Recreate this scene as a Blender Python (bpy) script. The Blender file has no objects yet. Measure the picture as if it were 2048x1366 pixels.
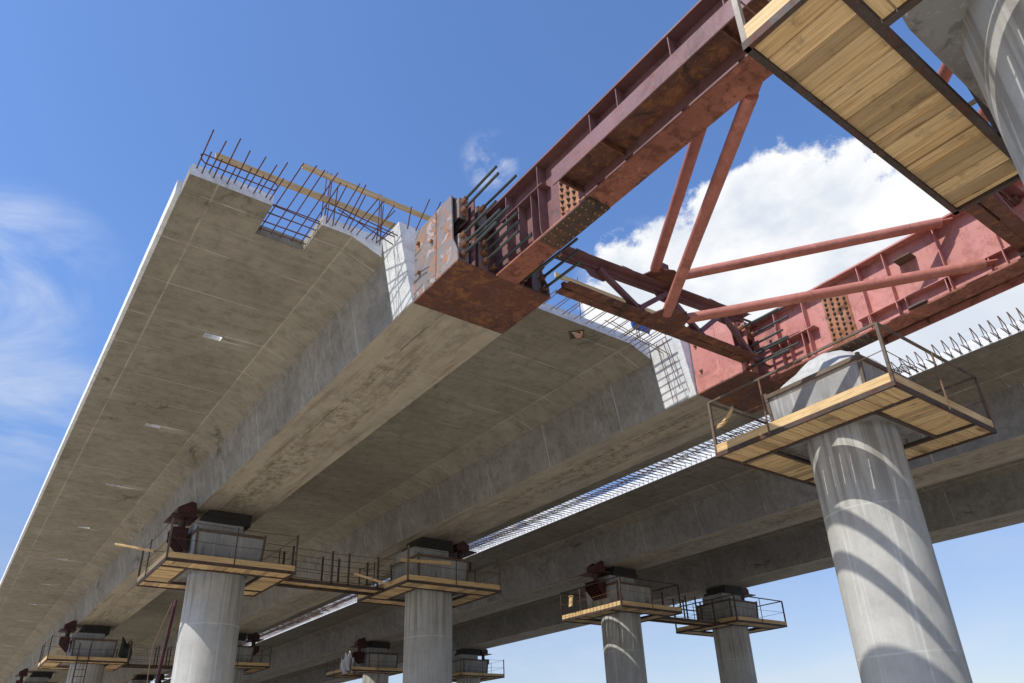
import bpy, bmesh, math, random
from mathutils import Vector, Matrix
random.seed(7)
sc = bpy.context.scene
COL = sc.collection
R = math.radians
GZ = -1.6                       # ground level; the camera's eye is the origin

# ------------------------------------------------------------------ helpers
class MB:
    """collects simple shapes into one mesh"""
    def __init__(s): s.v = []; s.f = []
    def add(s, vs, fs):
        o = len(s.v); s.v += [tuple(v) for v in vs]; s.f += [tuple(i + o for i in f) for f in fs]; return s
    def box(s, x0, x1, y0, y1, z0, z1):
        return s.add([(x0,y0,z0),(x1,y0,z0),(x1,y1,z0),(x0,y1,z0),(x0,y0,z1),(x1,y0,z1),(x1,y1,z1),(x0,y1,z1)],
                     [(0,3,2,1),(4,5,6,7),(0,1,5,4),(1,2,6,5),(2,3,7,6),(3,0,4,7)])
    def bar(s, a, b, w, h, up=(0,0,1)):
        a = Vector(a); b = Vector(b); d = (b-a).normalized(); up = Vector(up)
        if abs(d.dot(up)) > .99: up = Vector((0,1,0))
        r = d.cross(up).normalized(); u = r.cross(d)
        q = [(-1,-1),(1,-1),(1,1),(-1,1)]
        vs = [p + r*(w/2*i) + u*(h/2*j) for p in (a,b) for i,j in q]
        return s.add(vs, [(0,1,2,3),(7,6,5,4),(0,4,5,1),(1,5,6,2),(2,6,7,3),(3,7,4,0)])
    def tube(s, pts, r, n=8, cap=True, r2=None):
        pts = [Vector(p) for p in pts]; m = len(pts); rings = []
        for i, p in enumerate(pts):
            d = (pts[min(i+1,m-1)] - pts[max(i-1,0)]).normalized()
            a = d.cross(Vector((0,0,1)) if abs(d.z) < .95 else Vector((0,1,0))).normalized(); b = d.cross(a)
            rr = r if r2 is None else r + (r2-r)*i/(m-1)
            rings.append([p + (a*math.cos(2*math.pi*k/n) + b*math.sin(2*math.pi*k/n))*rr for k in range(n)])
        o = [v for q in rings for v in q]; f = []
        for i in range(m-1):
            for k in range(n):
                k2 = (k+1) % n; f.append((i*n+k, i*n+k2, (i+1)*n+k2, (i+1)*n+k))
        if cap: f.append(tuple(range(n-1,-1,-1))); f.append(tuple((m-1)*n+k for k in range(n)))
        return s.add(o, f)
    def prism(s, prof, y0, y1):          # prof: (x,z) polygon pushed along Y
        n = len(prof); vs = [(x,y0,z) for x,z in prof] + [(x,y1,z) for x,z in prof]
        fs = [tuple(range(n)), tuple(range(2*n-1,n-1,-1))] + [(i,(i+1)%n+0,(i+1)%n+n,i+n) for i in range(n)]
        return s.add(vs, fs)
    def plate(s, poly, axis, a, b):      # polygon in the plane perpendicular to axis, from a to b
        n = len(poly)
        def P(u,v,w): return {'x':(w,u,v),'y':(u,w,v),'z':(u,v,w)}[axis]
        vs = [P(u,v,a) for u,v in poly] + [P(u,v,b) for u,v in poly]
        return s.add(vs, [tuple(range(n)), tuple(range(2*n-1,n-1,-1))] + [(i,(i+1)%n,(i+1)%n+n,i+n) for i in range(n)])
    def rings(s, rr):                    # list of equal-length loops
        n = len(rr[0]); vs = [v for q in rr for v in q]; f = []
        for i in range(len(rr)-1):
            for k in range(n):
                k2 = (k+1) % n; f.append((i*n+k, i*n+k2, (i+1)*n+k2, (i+1)*n+k))
        f.append(tuple(range(n-1,-1,-1))); f.append(tuple((len(rr)-1)*n+k for k in range(n)))
        return s.add(vs, f)
    def build(s, name, mat, parent=None, bevel=0, ang=35, loc=None):
        me = bpy.data.meshes.new(name); me.from_pydata(s.v, [], s.f)
        bm = bmesh.new(); bm.from_mesh(me); bmesh.ops.recalc_face_normals(bm, faces=bm.faces); bm.to_mesh(me); bm.free()
        me.materials.append(mat)
        for p in me.polygons: p.use_smooth = True
        me.set_sharp_from_angle(angle=R(ang))
        o = bpy.data.objects.new(name, me); COL.objects.link(o)
        if parent: o.parent = parent
        if loc: o.location = loc
        if bevel:
            m = o.modifiers.new('bevel', 'BEVEL'); m.width = bevel; m.segments = 2; m.limit_method = 'ANGLE'; m.angle_limit = R(40)
            m.harden_normals = False
        return o
def empty(name, label, cat, loc=(0,0,0), group=None, rz=0):
    o = bpy.data.objects.new(name, None); COL.objects.link(o); o.location = loc; o.rotation_euler = (0,0,rz)
    o.empty_display_size = .3
    return tag(o, label, cat, group)
def tag(o, label, cat, group=None):
    o['label'] = label; o['category'] = cat
    if group: o['group'] = group
    return o
def struct(o): o['kind'] = 'structure'; return o
def copy_tree(o, parent=None):
    c = o.copy(); COL.objects.link(c)
    if parent: c.parent = parent
    for ch in list(o.children): copy_tree(ch, c)
    return c

# ------------------------------------------------------------------ materials
class NT:
    def __init__(s, name):
        s.m = bpy.data.materials.new(name); s.m.use_nodes = True; s.t = s.m.node_tree; s.n = s.t.nodes
        s.b = s.n['Principled BSDF']; s.tc = s.n.new('ShaderNodeTexCoord').outputs['Object']
    def L(s, a, b): s.t.links.new(a, b)
    def put(s, sock, v):
        if hasattr(v, 'is_output') or isinstance(v, bpy.types.NodeSocket): s.L(v, sock)
        else: sock.default_value = v
    def map(s, scale=(1,1,1), loc=(0,0,0), rot=(0,0,0), src=None):
        m = s.n.new('ShaderNodeMapping'); s.L(src or s.tc, m.inputs[0])
        m.inputs['Scale'].default_value = scale; m.inputs['Location'].default_value = loc; m.inputs['Rotation'].default_value = rot
        return m.outputs[0]
    def noise(s, vec, scale=1, detail=5, rough=.6, dist=0):
        m = s.n.new('ShaderNodeTexNoise'); s.L(vec, m.inputs['Vector']); m.inputs['Scale'].default_value = scale
        m.inputs['Detail'].default_value = detail; m.inputs['Roughness'].default_value = rough; m.inputs['Distortion'].default_value = dist
        return m.outputs[0]
    def math(s, op, a, b=0, c=0, clamp=False):
        m = s.n.new('ShaderNodeMath'); m.operation = op; m.use_clamp = clamp
        for i, v in enumerate((a,b,c)): s.put(m.inputs[i], v)
        return m.outputs[0]
    def rng(s, v, a, b, c=0, d=1, smooth=True):
        m = s.n.new('ShaderNodeMapRange'); m.interpolation_type = 'SMOOTHSTEP' if smooth else 'LINEAR'
        s.L(v, m.inputs[0])
        for i, q in enumerate((a,b,c,d)): m.inputs[i+1].default_value = q
        return m.outputs[0]
    def mix(s, f, a, b, mode='MIX'):
        m = s.n.new('ShaderNodeMix'); m.data_type = 'RGBA'; m.blend_type = mode
        s.put(m.inputs[0], f)
        for i, v in ((6,a),(7,b)):
            if isinstance(v, (tuple, list)): v = tuple(v) + ((1,) if len(v) == 3 else ())
            s.put(m.inputs[i], v)
        return m.outputs[2]
    def sep(s, v):
        m = s.n.new('ShaderNodeSeparateXYZ'); s.L(v, m.inputs[0]); return m.outputs
    def line(s, coord, period, off, w):  # 1 on thin lines every period
        a = s.math('ADD', coord, -off + period*1000); a = s.math('DIVIDE', a, period); a = s.math('FRACT', a)
        a = s.math('SUBTRACT', a, .5); a = s.math('ABSOLUTE', a)
        return s.rng(a, .5 - w/period, .5 - w/period*.3)
    def at(s, coord, pos, w):
        a = s.math('SUBTRACT', coord, pos); a = s.math('ABSOLUTE', a); return s.rng(a, w, w*.3)
    def bump(s, h, strength=.3, dist=.02):
        m = s.n.new('ShaderNodeBump'); s.L(h, m.inputs['Height']); m.inputs['Strength'].default_value = strength; m.inputs['Distance'].default_value = dist
        s.L(m.outputs[0], s.b.inputs['Normal'])
    def out(s, col, rough=.8, metal=0, spec=.3):
        s.put(s.b.inputs['Base Color'], col if isinstance(col, bpy.types.NodeSocket) else tuple(col)+(1,))
        s.put(s.b.inputs['Roughness'], rough); s.b.inputs['Metallic'].default_value = metal
        s.b.inputs['Specular IOR Level'].default_value = spec
        return s.m

def geo_world(k):                        # world position, for the big cast-in-place pieces
    g = k.n.new('ShaderNodeNewGeometry'); return g.outputs['Position']

def mat_concrete(name, ca, cb, joints=None, longs=(), streak=0.5, stain=.6, white=0, joint_w=.025, dark=(.035,.03,.024), band=(), drips=False):
    k = NT(name); P = geo_world(k); X, Y, Z = k.sep(P)
    n1 = k.noise(P, .55, 6, .62, .4); n2 = k.noise(P, 3.2, 6, .68); n3 = k.noise(P, 26, 4, .7)
    c = k.mix(k.rng(n1, .32, .68), ca, cb)
    c = k.mix(k.math('MULTIPLY', k.rng(n2, .42, .70), .5), c, tuple(v*.55 for v in ca))
    # board / pour marks running across
    wb = k.noise(k.map((.35, 5.5, 6), src=P), 1.3, 7, .72, .3)
    c = k.mix(k.math('MULTIPLY', k.rng(wb, .45, .70), .4), c, tuple(v*.52 for v in ca))
    # vertical run streaks
    ws = k.noise(k.map((7, 7, .28), src=P), 1, 6, .7)
    c = k.mix(k.math('MULTIPLY', k.rng(ws, .5, .72), streak), c, tuple(v*.55 for v in ca))
    if white:
        ww = k.noise(k.map((9, 9, .16), (3,1,0), src=P), 1, 5, .75)
        lf = k.noise(P, .35, 3, .5)
        c = k.mix(k.math('MULTIPLY', k.math('MULTIPLY', k.rng(ww, .53, .66), k.rng(lf, .4, .6)), white), c, (.62,.61,.58))
    jn = k.noise(P, 1.1, 4, .6)
    if joints:
        per, off = joints
        wob = k.math('MULTIPLY', k.math('SUBTRACT', jn, .5), .05)
        l = k.line(k.math('ADD', Y, wob), per, off, joint_w)
        c = k.mix(k.math('MULTIPLY', l, k.rng(jn, .40, .62, .1, .7)), c, (.54,.50,.43))
        l2 = k.line(k.math('ADD', Y, wob), per, off + joint_w*.9, joint_w*.45)
        c = k.mix(k.math('MULTIPLY', l2, .45), c, dark)
    for xx in longs:
        l = k.at(k.math('ADD', X, k.math('MULTIPLY', k.math('SUBTRACT', jn, .5), .05)), xx, joint_w)
        c = k.mix(k.math('MULTIPLY', l, k.rng(jn, .36, .6, .15, .6)), c, (.50,.46,.38))
    # irregular dark water stains and small blow holes
    st = k.noise(k.map((1.4,.6,1.2), (4,9,2), src=P), .9, 10, .76, .5); st2 = k.noise(P, .23, 3, .5)
    c = k.mix(k.math('MULTIPLY', k.math('MULTIPLY', k.rng(st, .56, .66), k.rng(st2, .45, .62)), stain), c, dark)
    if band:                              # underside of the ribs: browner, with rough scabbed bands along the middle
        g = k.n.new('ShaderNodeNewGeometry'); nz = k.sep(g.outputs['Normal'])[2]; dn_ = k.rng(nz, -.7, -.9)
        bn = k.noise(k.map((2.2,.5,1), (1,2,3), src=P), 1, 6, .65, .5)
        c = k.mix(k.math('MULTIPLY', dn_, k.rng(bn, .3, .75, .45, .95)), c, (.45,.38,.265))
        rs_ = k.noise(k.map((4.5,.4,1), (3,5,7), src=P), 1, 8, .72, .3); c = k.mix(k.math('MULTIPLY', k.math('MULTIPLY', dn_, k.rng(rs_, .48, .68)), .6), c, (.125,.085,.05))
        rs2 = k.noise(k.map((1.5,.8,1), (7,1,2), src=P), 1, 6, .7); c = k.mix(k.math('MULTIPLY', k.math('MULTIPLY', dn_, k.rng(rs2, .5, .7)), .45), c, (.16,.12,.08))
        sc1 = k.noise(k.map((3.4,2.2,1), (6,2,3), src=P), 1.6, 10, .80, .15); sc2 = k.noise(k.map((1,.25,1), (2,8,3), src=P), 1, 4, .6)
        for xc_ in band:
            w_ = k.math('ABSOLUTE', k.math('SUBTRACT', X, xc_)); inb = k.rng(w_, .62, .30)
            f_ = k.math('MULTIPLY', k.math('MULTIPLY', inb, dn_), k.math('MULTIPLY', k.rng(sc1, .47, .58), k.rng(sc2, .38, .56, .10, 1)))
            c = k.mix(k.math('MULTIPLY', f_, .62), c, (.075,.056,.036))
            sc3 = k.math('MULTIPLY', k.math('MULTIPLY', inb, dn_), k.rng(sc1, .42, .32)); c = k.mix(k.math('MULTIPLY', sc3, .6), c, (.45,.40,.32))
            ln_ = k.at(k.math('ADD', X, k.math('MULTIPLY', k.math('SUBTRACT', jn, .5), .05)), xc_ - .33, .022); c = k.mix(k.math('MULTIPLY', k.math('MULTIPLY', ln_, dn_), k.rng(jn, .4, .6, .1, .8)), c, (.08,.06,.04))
    if drips:
        dy = k.line(k.math('ADD', Y, k.math('MULTIPLY', X, .08)), 5.47, 14.6 + .25, .34); fx = k.math('MULTIPLY', k.rng(X, 3.15, 3.25), k.rng(X, 4.1, 3.3))
        dn2 = k.noise(k.map((.7,22,1), (1,7,0), src=P), 1, 3, .6)
        c = k.mix(k.math('MULTIPLY', k.math('MULTIPLY', dy, fx), k.rng(dn2, .5, .6)), c, (.60,.58,.53))
    vo = k.n.new('ShaderNodeTexVoronoi'); k.L(k.map((1,1.3,1), src=P), vo.inputs['Vector']); vo.inputs['Scale'].default_value = 2.6
    sp = k.math('MULTIPLY', k.rng(vo.outputs['Distance'], .075, .03), k.rng(n2, .46, .54))
    c = k.mix(k.math('MULTIPLY', sp, .6), c, dark)
    c = k.mix(k.math('MULTIPLY', k.rng(n3, .35, .75), .26), c, tuple(v*1.35 for v in cb))
    h = k.math('ADD', k.math('MULTIPLY', n2, .6), k.math('MULTIPLY', n3, .4))
    k.bump(h, .25, .02)
    return k.out(c, k.rng(n2, .3, .7, .72, .92), 0, .25)

def mat_column():
    k = NT('column_concrete'); P = geo_world(k); X, Y, Z = k.sep(P); O = k.tc
    n1 = k.noise(P, .8, 6, .6, .3); n2 = k.noise(P, 5, 6, .7); n3 = k.noise(P, 40, 3, .6)
    c = k.mix(k.rng(n1, .3, .7), (.35,.345,.32), (.46,.455,.425))
    ws = k.noise(k.map((7,7,.3), src=P), 1, 8, .75, .2)
    c = k.mix(k.math('MULTIPLY', k.rng(ws, .5, .75), .22), c, (.22,.21,.19))
    ww = k.noise(k.map((13,13,.13), (5,2,0), src=P), 1, 4, .75)
    c = k.mix(k.math('MULTIPLY', k.math('MULTIPLY', k.rng(ww, .54, .62), k.rng(k.noise(P, .3, 2, .5), .42, .58, .25, 1)), .6), c, (.62,.62,.60))
    wd = k.noise(k.map((6,6,.2), (9,2,0), src=P), 1, 5, .65)
    c = k.mix(k.math('MULTIPLY', k.math('MULTIPLY', k.rng(wd, .45, .62), k.rng(Z, 2.9, 4.4)), .58), c, (.15,.13,.105))  # brown staining near the top; also paints the platform's shade deeper
    c = k.mix(k.math('MULTIPLY', k.rng(n2, .45, .75), .25), c, (.19,.19,.18))
    jn = k.noise(P, 2.2, 4, .6)
    l = k.line(k.math('ADD', Z, k.math('MULTIPLY', k.math('SUBTRACT', jn, .5), .06)), 2.42, 1.30, .022)
    c = k.mix(k.math('MULTIPLY', l, k.rng(jn, .35, .6, .2, .85)), c, (.55,.545,.52))
    c = k.mix(k.math('MULTIPLY', k.rng(n3, .4, .8), .15), c, (.45,.45,.43))
    k.bump(k.math('ADD', n2, n3), .12, .02)
    return k.out(c, .85, 0, .25)

def mat_head():
    k = NT('head_concrete'); P = geo_world(k); X, Y, Z = k.sep(P)
    n1 = k.noise(P, 1.2, 6, .6, .3); n2 = k.noise(P, 9, 5, .7)
    c = k.mix(k.rng(n1, .3, .7), (.26,.262,.258), (.36,.363,.355))
    ws = k.noise(k.map((11,11,.35), src=P), 1, 6, .7)
    c = k.mix(k.math('MULTIPLY', k.rng(ws, .53, .64), .5), c, (.55,.555,.55))
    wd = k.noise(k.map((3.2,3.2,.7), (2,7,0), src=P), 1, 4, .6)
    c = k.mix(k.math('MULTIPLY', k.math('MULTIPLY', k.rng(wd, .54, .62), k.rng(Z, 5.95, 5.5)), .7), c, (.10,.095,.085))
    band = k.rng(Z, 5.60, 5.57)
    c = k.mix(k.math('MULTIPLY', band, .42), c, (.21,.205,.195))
    c = k.mix(k.math('MULTIPLY', k.rng(n2, .45, .75), .25), c, (.24,.24,.23))
    k.bump(n2, .2, .02)
    return k.out(c, .85, 0, .25)

def mat_wood(name, along, ca=(.80,.56,.285), cb=(.60,.40,.185), weather=.3):
    k = NT(name); g = k.n.new('ShaderNodeNewGeometry'); P = g.outputs['Position']; rnd = g.outputs['Random Per Island']
    off = k.n.new('ShaderNodeCombineXYZ'); k.L(k.math('MULTIPLY', rnd, 37.), off.inputs[0]); k.L(k.math('MULTIPLY', rnd, 91.), off.inputs[1]); k.L(k.math('MULTIPLY', rnd, 53.), off.inputs[2])
    va = k.n.new('ShaderNodeVectorMath'); va.operation = 'ADD'; k.L(P, va.inputs[0]); k.L(off.outputs[0], va.inputs[1]); V = va.outputs[0]
    s = {'x':(.55,14,14),'y':(14,.55,14),'z':(14,14,.55)}[along]
    s2 = {'x':(2.2,60,60),'y':(60,2.2,60),'z':(60,60,2.2)}[along]
    s3 = {'x':(.9,3.5,3.5),'y':(3.5,.9,3.5),'z':(3.5,3.5,.9)}[along]
    g1 = k.noise(k.map(s, src=V), 1, 5, .6, .7); g2 = k.noise(k.map(s2, src=V), 1, 3, .6)
    c = k.mix(k.rng(g1, .35, .68), ca, cb)
    c = k.mix(k.math('MULTIPLY', rnd, .55), c, k.mix(k.rng(g1, .3, .7), (.80,.63,.38), (.66,.47,.24)))
    r2 = k.math('FRACT', k.math('MULTIPLY', rnd, 7.31))
    c = k.mix(k.math('MULTIPLY', k.rng(r2, .5, 1), .65), c, (.27,.195,.11))
    c = k.mix(k.math('MULTIPLY', k.rng(g2, .48, .66), .4), c, (.22,.13,.06))
    vo = k.n.new('ShaderNodeTexVoronoi'); k.L(k.map(s3, src=V), vo.inputs['Vector']); vo.inputs['Scale'].default_value = .8
    kn = k.rng(vo.outputs['Distance'], .17, .06)
    c = k.mix(k.math('MULTIPLY', kn, .75), c, (.17,.085,.035))
    d = k.noise(k.map((1.6,1.6,1.6), (3,3,3), src=V), 1.2, 7, .75)
    c = k.mix(k.math('MULTIPLY', k.rng(d, .53, .68), weather*1.8), c, (.12,.095,.065))
    k.bump(g2, .2, .01)
    return k.out(c, .75, 0, .25)

def mat_steel(name, base, alt, rust=(.20,.075,.03), amount=.35, rough=.55, dirt=(.03,.018,.014), dust=.1, welds=False):
    k = NT(name); P = geo_world(k); X, Y, Z = k.sep(P)
    n1 = k.noise(P, .9, 6, .62, .5); n2 = k.noise(P, 4.5, 8, .7, .3); n3 = k.noise(P, 30, 4, .65)
    c = k.mix(k.rng(n1, .32, .68), base, alt)
    c = k.mix(k.math('MULTIPLY', k.rng(n2, .50, .62), min(1, amount*1.5)), c, rust)
    n5 = k.noise(k.map((1,1,1), (2,6,1), src=P), 2.2, 8, .7, .8); c = k.mix(k.math('MULTIPLY', k.rng(n5, .55, .60), min(.9, amount)), c, tuple(min(1, v*1.55+.02) for v in base))
    n6 = k.noise(k.map((14,14,1.2), (1,5,2), src=P), 1, 6, .7); c = k.mix(k.math('MULTIPLY', k.rng(n6, .56, .66), min(.8, amount*1.4)), c, rust)
    nd = k.noise(k.map((1,1,1), (8,3,5), src=P), 1.7, 7, .68, 1.0)
    c = k.mix(k.math('MULTIPLY', k.rng(nd, .56, .66), .8*min(1,amount*2.2)), c, dirt)
    sv = k.noise(k.map((9,9,.5), src=P), 1, 5, .7)
    c = k.mix(k.math('MULTIPLY', k.rng(sv, .52, .72), .22), c, tuple(v*.5 for v in base))
    c = k.mix(k.math('MULTIPLY', k.rng(n3, .5, .8), dust), c, (.5,.42,.36))
    k.bump(k.math('ADD', k.math('MULTIPLY', n2, .5), n3), .12, .01)
    return k.out(c, k.rng(n2, .35, .7, rough, min(1, rough+.25)), .0, .35)

def mat_plain(name, ca, cb, scale=4, rough=.7, spec=.3, metal=0):
    k = NT(name); P = geo_world(k); n = k.noise(P, scale, 6, .65, .3)
    k.bump(n, .15, .01)
    return k.out(k.mix(k.rng(n, .32, .68), ca, cb), rough, metal, spec)

CONC_L = mat_concrete('soffit_concrete', (.23,.206,.158), (.315,.287,.228), (1.385,14.43), (1.72,4.04,7.68,10.9), .12, .8, drips=True)
CONC_R = mat_concrete('soffit_concrete_old', (.205,.18,.142), (.275,.247,.198), (1.9,9.6), (18.6,20.15,23.4,27.5), .12, .75)
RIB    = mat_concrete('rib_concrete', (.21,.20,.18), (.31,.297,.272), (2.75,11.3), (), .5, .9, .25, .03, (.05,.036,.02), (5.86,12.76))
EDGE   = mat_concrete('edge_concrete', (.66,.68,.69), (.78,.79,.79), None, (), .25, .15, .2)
COLM = mat_column(); HEAD = mat_head()
WX = mat_wood('plank_wood_across', 'x'); WY = mat_wood('plank_wood_along', 'y')
WTX = mat_wood('toe_board_wood_across', 'x', (.62,.43,.21), (.50,.31,.12), .15); WTY = mat_wood('toe_board_wood_along', 'y', (.62,.43,.21), (.50,.31,.12), .15)
REDP = mat_steel('red_primer_steel', (.50,.215,.185), (.43,.165,.14), amount=.2, rough=.5, dust=.14)
PURP = mat_steel('purple_primer_steel', (.15,.07,.07), (.20,.105,.11), (.21,.06,.03), .2, .5, dust=.16)
BROWN = mat_steel('brown_primer_steel', (.085,.034,.023), (.13,.047,.030), (.24,.10,.04), .55, .55)
FLNG = mat_steel('rusty_flange_steel', (.30,.11,.07), (.215,.075,.048), (.10,.035,.022), .45, .6)
ORNG = mat_steel('orange_rust_steel', (.36,.165,.085), (.25,.105,.055), (.17,.06,.025), .5, .7)
DRKP = mat_steel('dark_splice_steel', (.055,.042,.034), (.10,.06,.038), (.16,.075,.035), .5, .6)
GREYP = mat_steel('grey_mill_steel', (.235,.21,.205), (.165,.145,.14), (.33,.14,.06), .75, .55, dust=.2)
TUBEP = mat_steel('red_tube_steel', (.44,.165,.125), (.36,.125,.09), (.21,.075,.045), .22, .5, dust=.12)
ANG  = mat_steel('weathered_angle_steel', (.10,.075,.055), (.15,.115,.085), (.13,.055,.028), .4, .55)
ANGD = mat_steel('dark_angle_steel', (.045,.035,.03), (.075,.052,.042), (.12,.045,.025), .5, .6)
ANGL = mat_steel('light_angle_steel', (.33,.29,.24), (.24,.20,.155), (.22,.12,.065), .35, .55)
MAROON = mat_steel('maroon_jack_steel', (.05,.014,.013), (.075,.02,.018), (.04,.013,.011), .4, .5)
REBAR = mat_plain('rebar_rust', (.16,.07,.045), (.085,.038,.028), 30, .8)
REBARD = mat_plain('rebar_brown', (.22,.13,.08), (.12,.075,.05), 30, .8)
ROD = mat_plain('anchor_rod_steel', (.045,.06,.055), (.09,.10,.09), 60, .45, .5, .3)
NUT = mat_plain('copper_nut', (.42,.20,.11), (.28,.13,.07), 30, .5, .5, .3)
TARP = mat_plain('pale_sheeting', (.47,.475,.455), (.36,.365,.35), 6, .7)
WHT = mat_plain('drain_light_sheet_white', (.74,.74,.75), (.64,.64,.65), 6, .7)  # for pale sheeting, and for skylight put into colour inside the drain holes
BLUE = mat_plain('blue_sheet', (.05,.14,.42), (.03,.09,.30), 5, .5)
DTARP = mat_plain('dark_tarpaulin', (.05,.055,.05), (.025,.028,.025), 5, .7)
RUB = mat_plain('black_bearing', (.02,.02,.02), (.04,.035,.03), 9, .7)

# ------------------------------------------------------------------ ground and sky
def ground():
    k = NT('dusty_ground'); P = geo_world(k); n = k.noise(P, .12, 8, .65); n2 = k.noise(P, 2.5, 6, .7)
    c = k.mix(k.rng(n, .35, .65), (.40,.35,.275), (.50,.445,.36)); c = k.mix(k.math('MULTIPLY', k.rng(n2, .45, .7), .3), c, (.2,.17,.13))
    k.bump(n2, .5, .05); m = k.out(c, .95, 0, .1)
    mb = MB(); N = 24; S = 1600.
    for i in range(N+1):
        for j in range(N+1):
            x = S*math.copysign(abs(2*i/N-1)**2.2, 2*i/N-1); y = S*math.copysign(abs(2*j/N-1)**2.2, 2*j/N-1)
            mb.v.append((x, y, GZ + .05*math.sin(x*.37)*math.cos(y*.29)*(1 if max(abs(x),abs(y)) > 60 else 0)))
    for i in range(N):
        for j in range(N): mb.f.append((i*(N+1)+j, (i+1)*(N+1)+j, (i+1)*(N+1)+j+1, i*(N+1)+j+1))
    struct(mb.build('ground', m))
ground()

# ------------------------------------------------------------------ the two concrete decks
ZT, ZS = 8.66, 8.44
YE = 9.85                                # cut end of the left deck
YF = 150.
def boolean_cut(o, cut, mat):
    m = o.modifiers.new('cut', 'BOOLEAN'); m.operation = 'DIFFERENCE'; m.solver = 'EXACT'; m.object = cut
    bpy.context.view_layer.update()
    dg = bpy.context.evaluated_depsgraph_get(); me = bpy.data.meshes.new_from_object(o.evaluated_get(dg))
    o.modifiers.clear(); o.data = me
    bpy.data.objects.remove(cut)
    o.data.set_sharp_from_angle(angle=R(6))
def rot_box(cx, cy, hw, hl, z0, z1, a):
    mb = MB(); c, s = math.cos(a), math.sin(a)
    pts = [(cx + x*c - y*s, cy + x*s + y*c) for x, y in ((-hw,-hl),(hw,-hl),(hw,hl),(-hw,hl))]
    return mb.plate(pts, 'z', z0, z1)

deckL = empty('bridge_deck', 'wide concrete deck cut off in mid-air with rusty bars bristling from its raw end', 'bridge deck')
prof = [(1.28,ZT),(1.28,ZS),(4.04,ZS),(4.69,8.2),(7.0,8.2),(7.66,ZS),(10.9,ZS),(11.56,8.2),(13.95,8.2),(14.6,ZS),(16.95,ZS),(16.95,ZT)]
slab = MB().prism(prof, YE, YF).build('slab', CONC_L, deckL, ang=10)
DRAINS = [14.6 + 5.47*i for i in range(16)]
cut = MB(); cut.box(2.60, 3.47, YE-.5, 10.70, 8.0, 9.0)
for y in DRAINS: cut.box(2.81, 3.19, y-.11, y+.11, 8.0, 9.0)
q = rot_box(9.58, 10.2, .15, .15, 8.0, 9.0, R(45)); cut.add(q.v, q.f)
boolean_cut(slab, cut.build('cutter', CONC_L), CONC_L)
for i, y in enumerate(DRAINS[:11]):
    m = MB(); z0 = ZS + .008
    m.box(2.812,2.83,y-.108,y+.108,z0,ZT+.05); m.box(3.17,3.188,y-.108,y+.108,z0,ZT+.05)
    m.box(2.83,3.17,y-.108,y-.092,z0,ZT+.05); m.box(2.83,3.17,y+.092,y+.108,z0,ZT+.05)
    m.box(2.83,2.93+.1*(i%3),y-.092,y+.092,ZT+.0,ZT+.04); m.box(2.98,3.02,y-.092,y+.092,ZS+.05,ZS+.09)  # part cover added over the hole to darken its left side
    m.build('drain_light_lining', WHT, deckL)  # added lining; its white stands in for skylight inside the hole
m = MB()
for a in range(4):
    aa = R(45+90*a); c, s = math.cos(aa), math.sin(aa)
    cx, cy = 9.58 + .148*c, 10.2 + .148*s
    m.bar((cx - s*.165, cy + c*.165, ZS+.05), (cx + s*.165, cy - c*.165, ZS+.05), .03, .14)
m.bar((9.46,10.2,ZS+.08),(9.7,10.2,ZS+.08),.03,.05)
m.build('hatch_frame', REBARD, deckL)
def rib(xl, parent, y0, y1, mat=RIB, widen=()):
    m = MB(); dx = xl - 4.93
    p = [(4.69+dx,8.21),(4.93+dx,7.0),(6.78+dx,7.0),(7.0+dx,8.21)]
    if y0 < YE:                          # the stub that stands out past the slab's cut end
        m.prism([(4.62+dx,8.6),(4.69+dx,8.19),(4.93+dx,7.0),(6.78+dx,7.0),(7.0+dx,8.19),(7.07+dx,8.6)], y0, YE-.003)
    m2 = MB().prism(p, max(y0,YE), y1); m.add(m2.v, m2.f)
    return m.build('girder', mat, parent, ang=10)
rib(4.93, deckL, 9.2, YF); rib(11.83, deckL, 8.97, YF)
# pale upstand along the outer edge
rr = []; y = YE+.6
while y < YF:
    j = random.uniform(-.006,.006); k_ = random.uniform(-.008,.008); x0 = 1.205+j
    for yy in (y, min(y+2.97, YF)): rr.append([(x0,yy,ZS+.03+k_),(1.277,yy,ZS+.03+k_),(1.277,yy,ZT+.09+k_),(x0,yy,ZT+.09+k_)])
    if y+3 < YF: rr.append([(1.24,y+2.985,ZS+.05),(1.277,y+2.985,ZS+.05),(1.277,y+2.985,ZT+.07),(1.24,y+2.985,ZT+.07)])
    y += 3.0
MB().rings(rr).build('edge_upstand', EDGE, deckL, ang=15)
MB().box(16.953,16.975,YE,YF,ZS+.004,ZT+.01).build('edge_upstand', EDGE, deckL)
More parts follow.
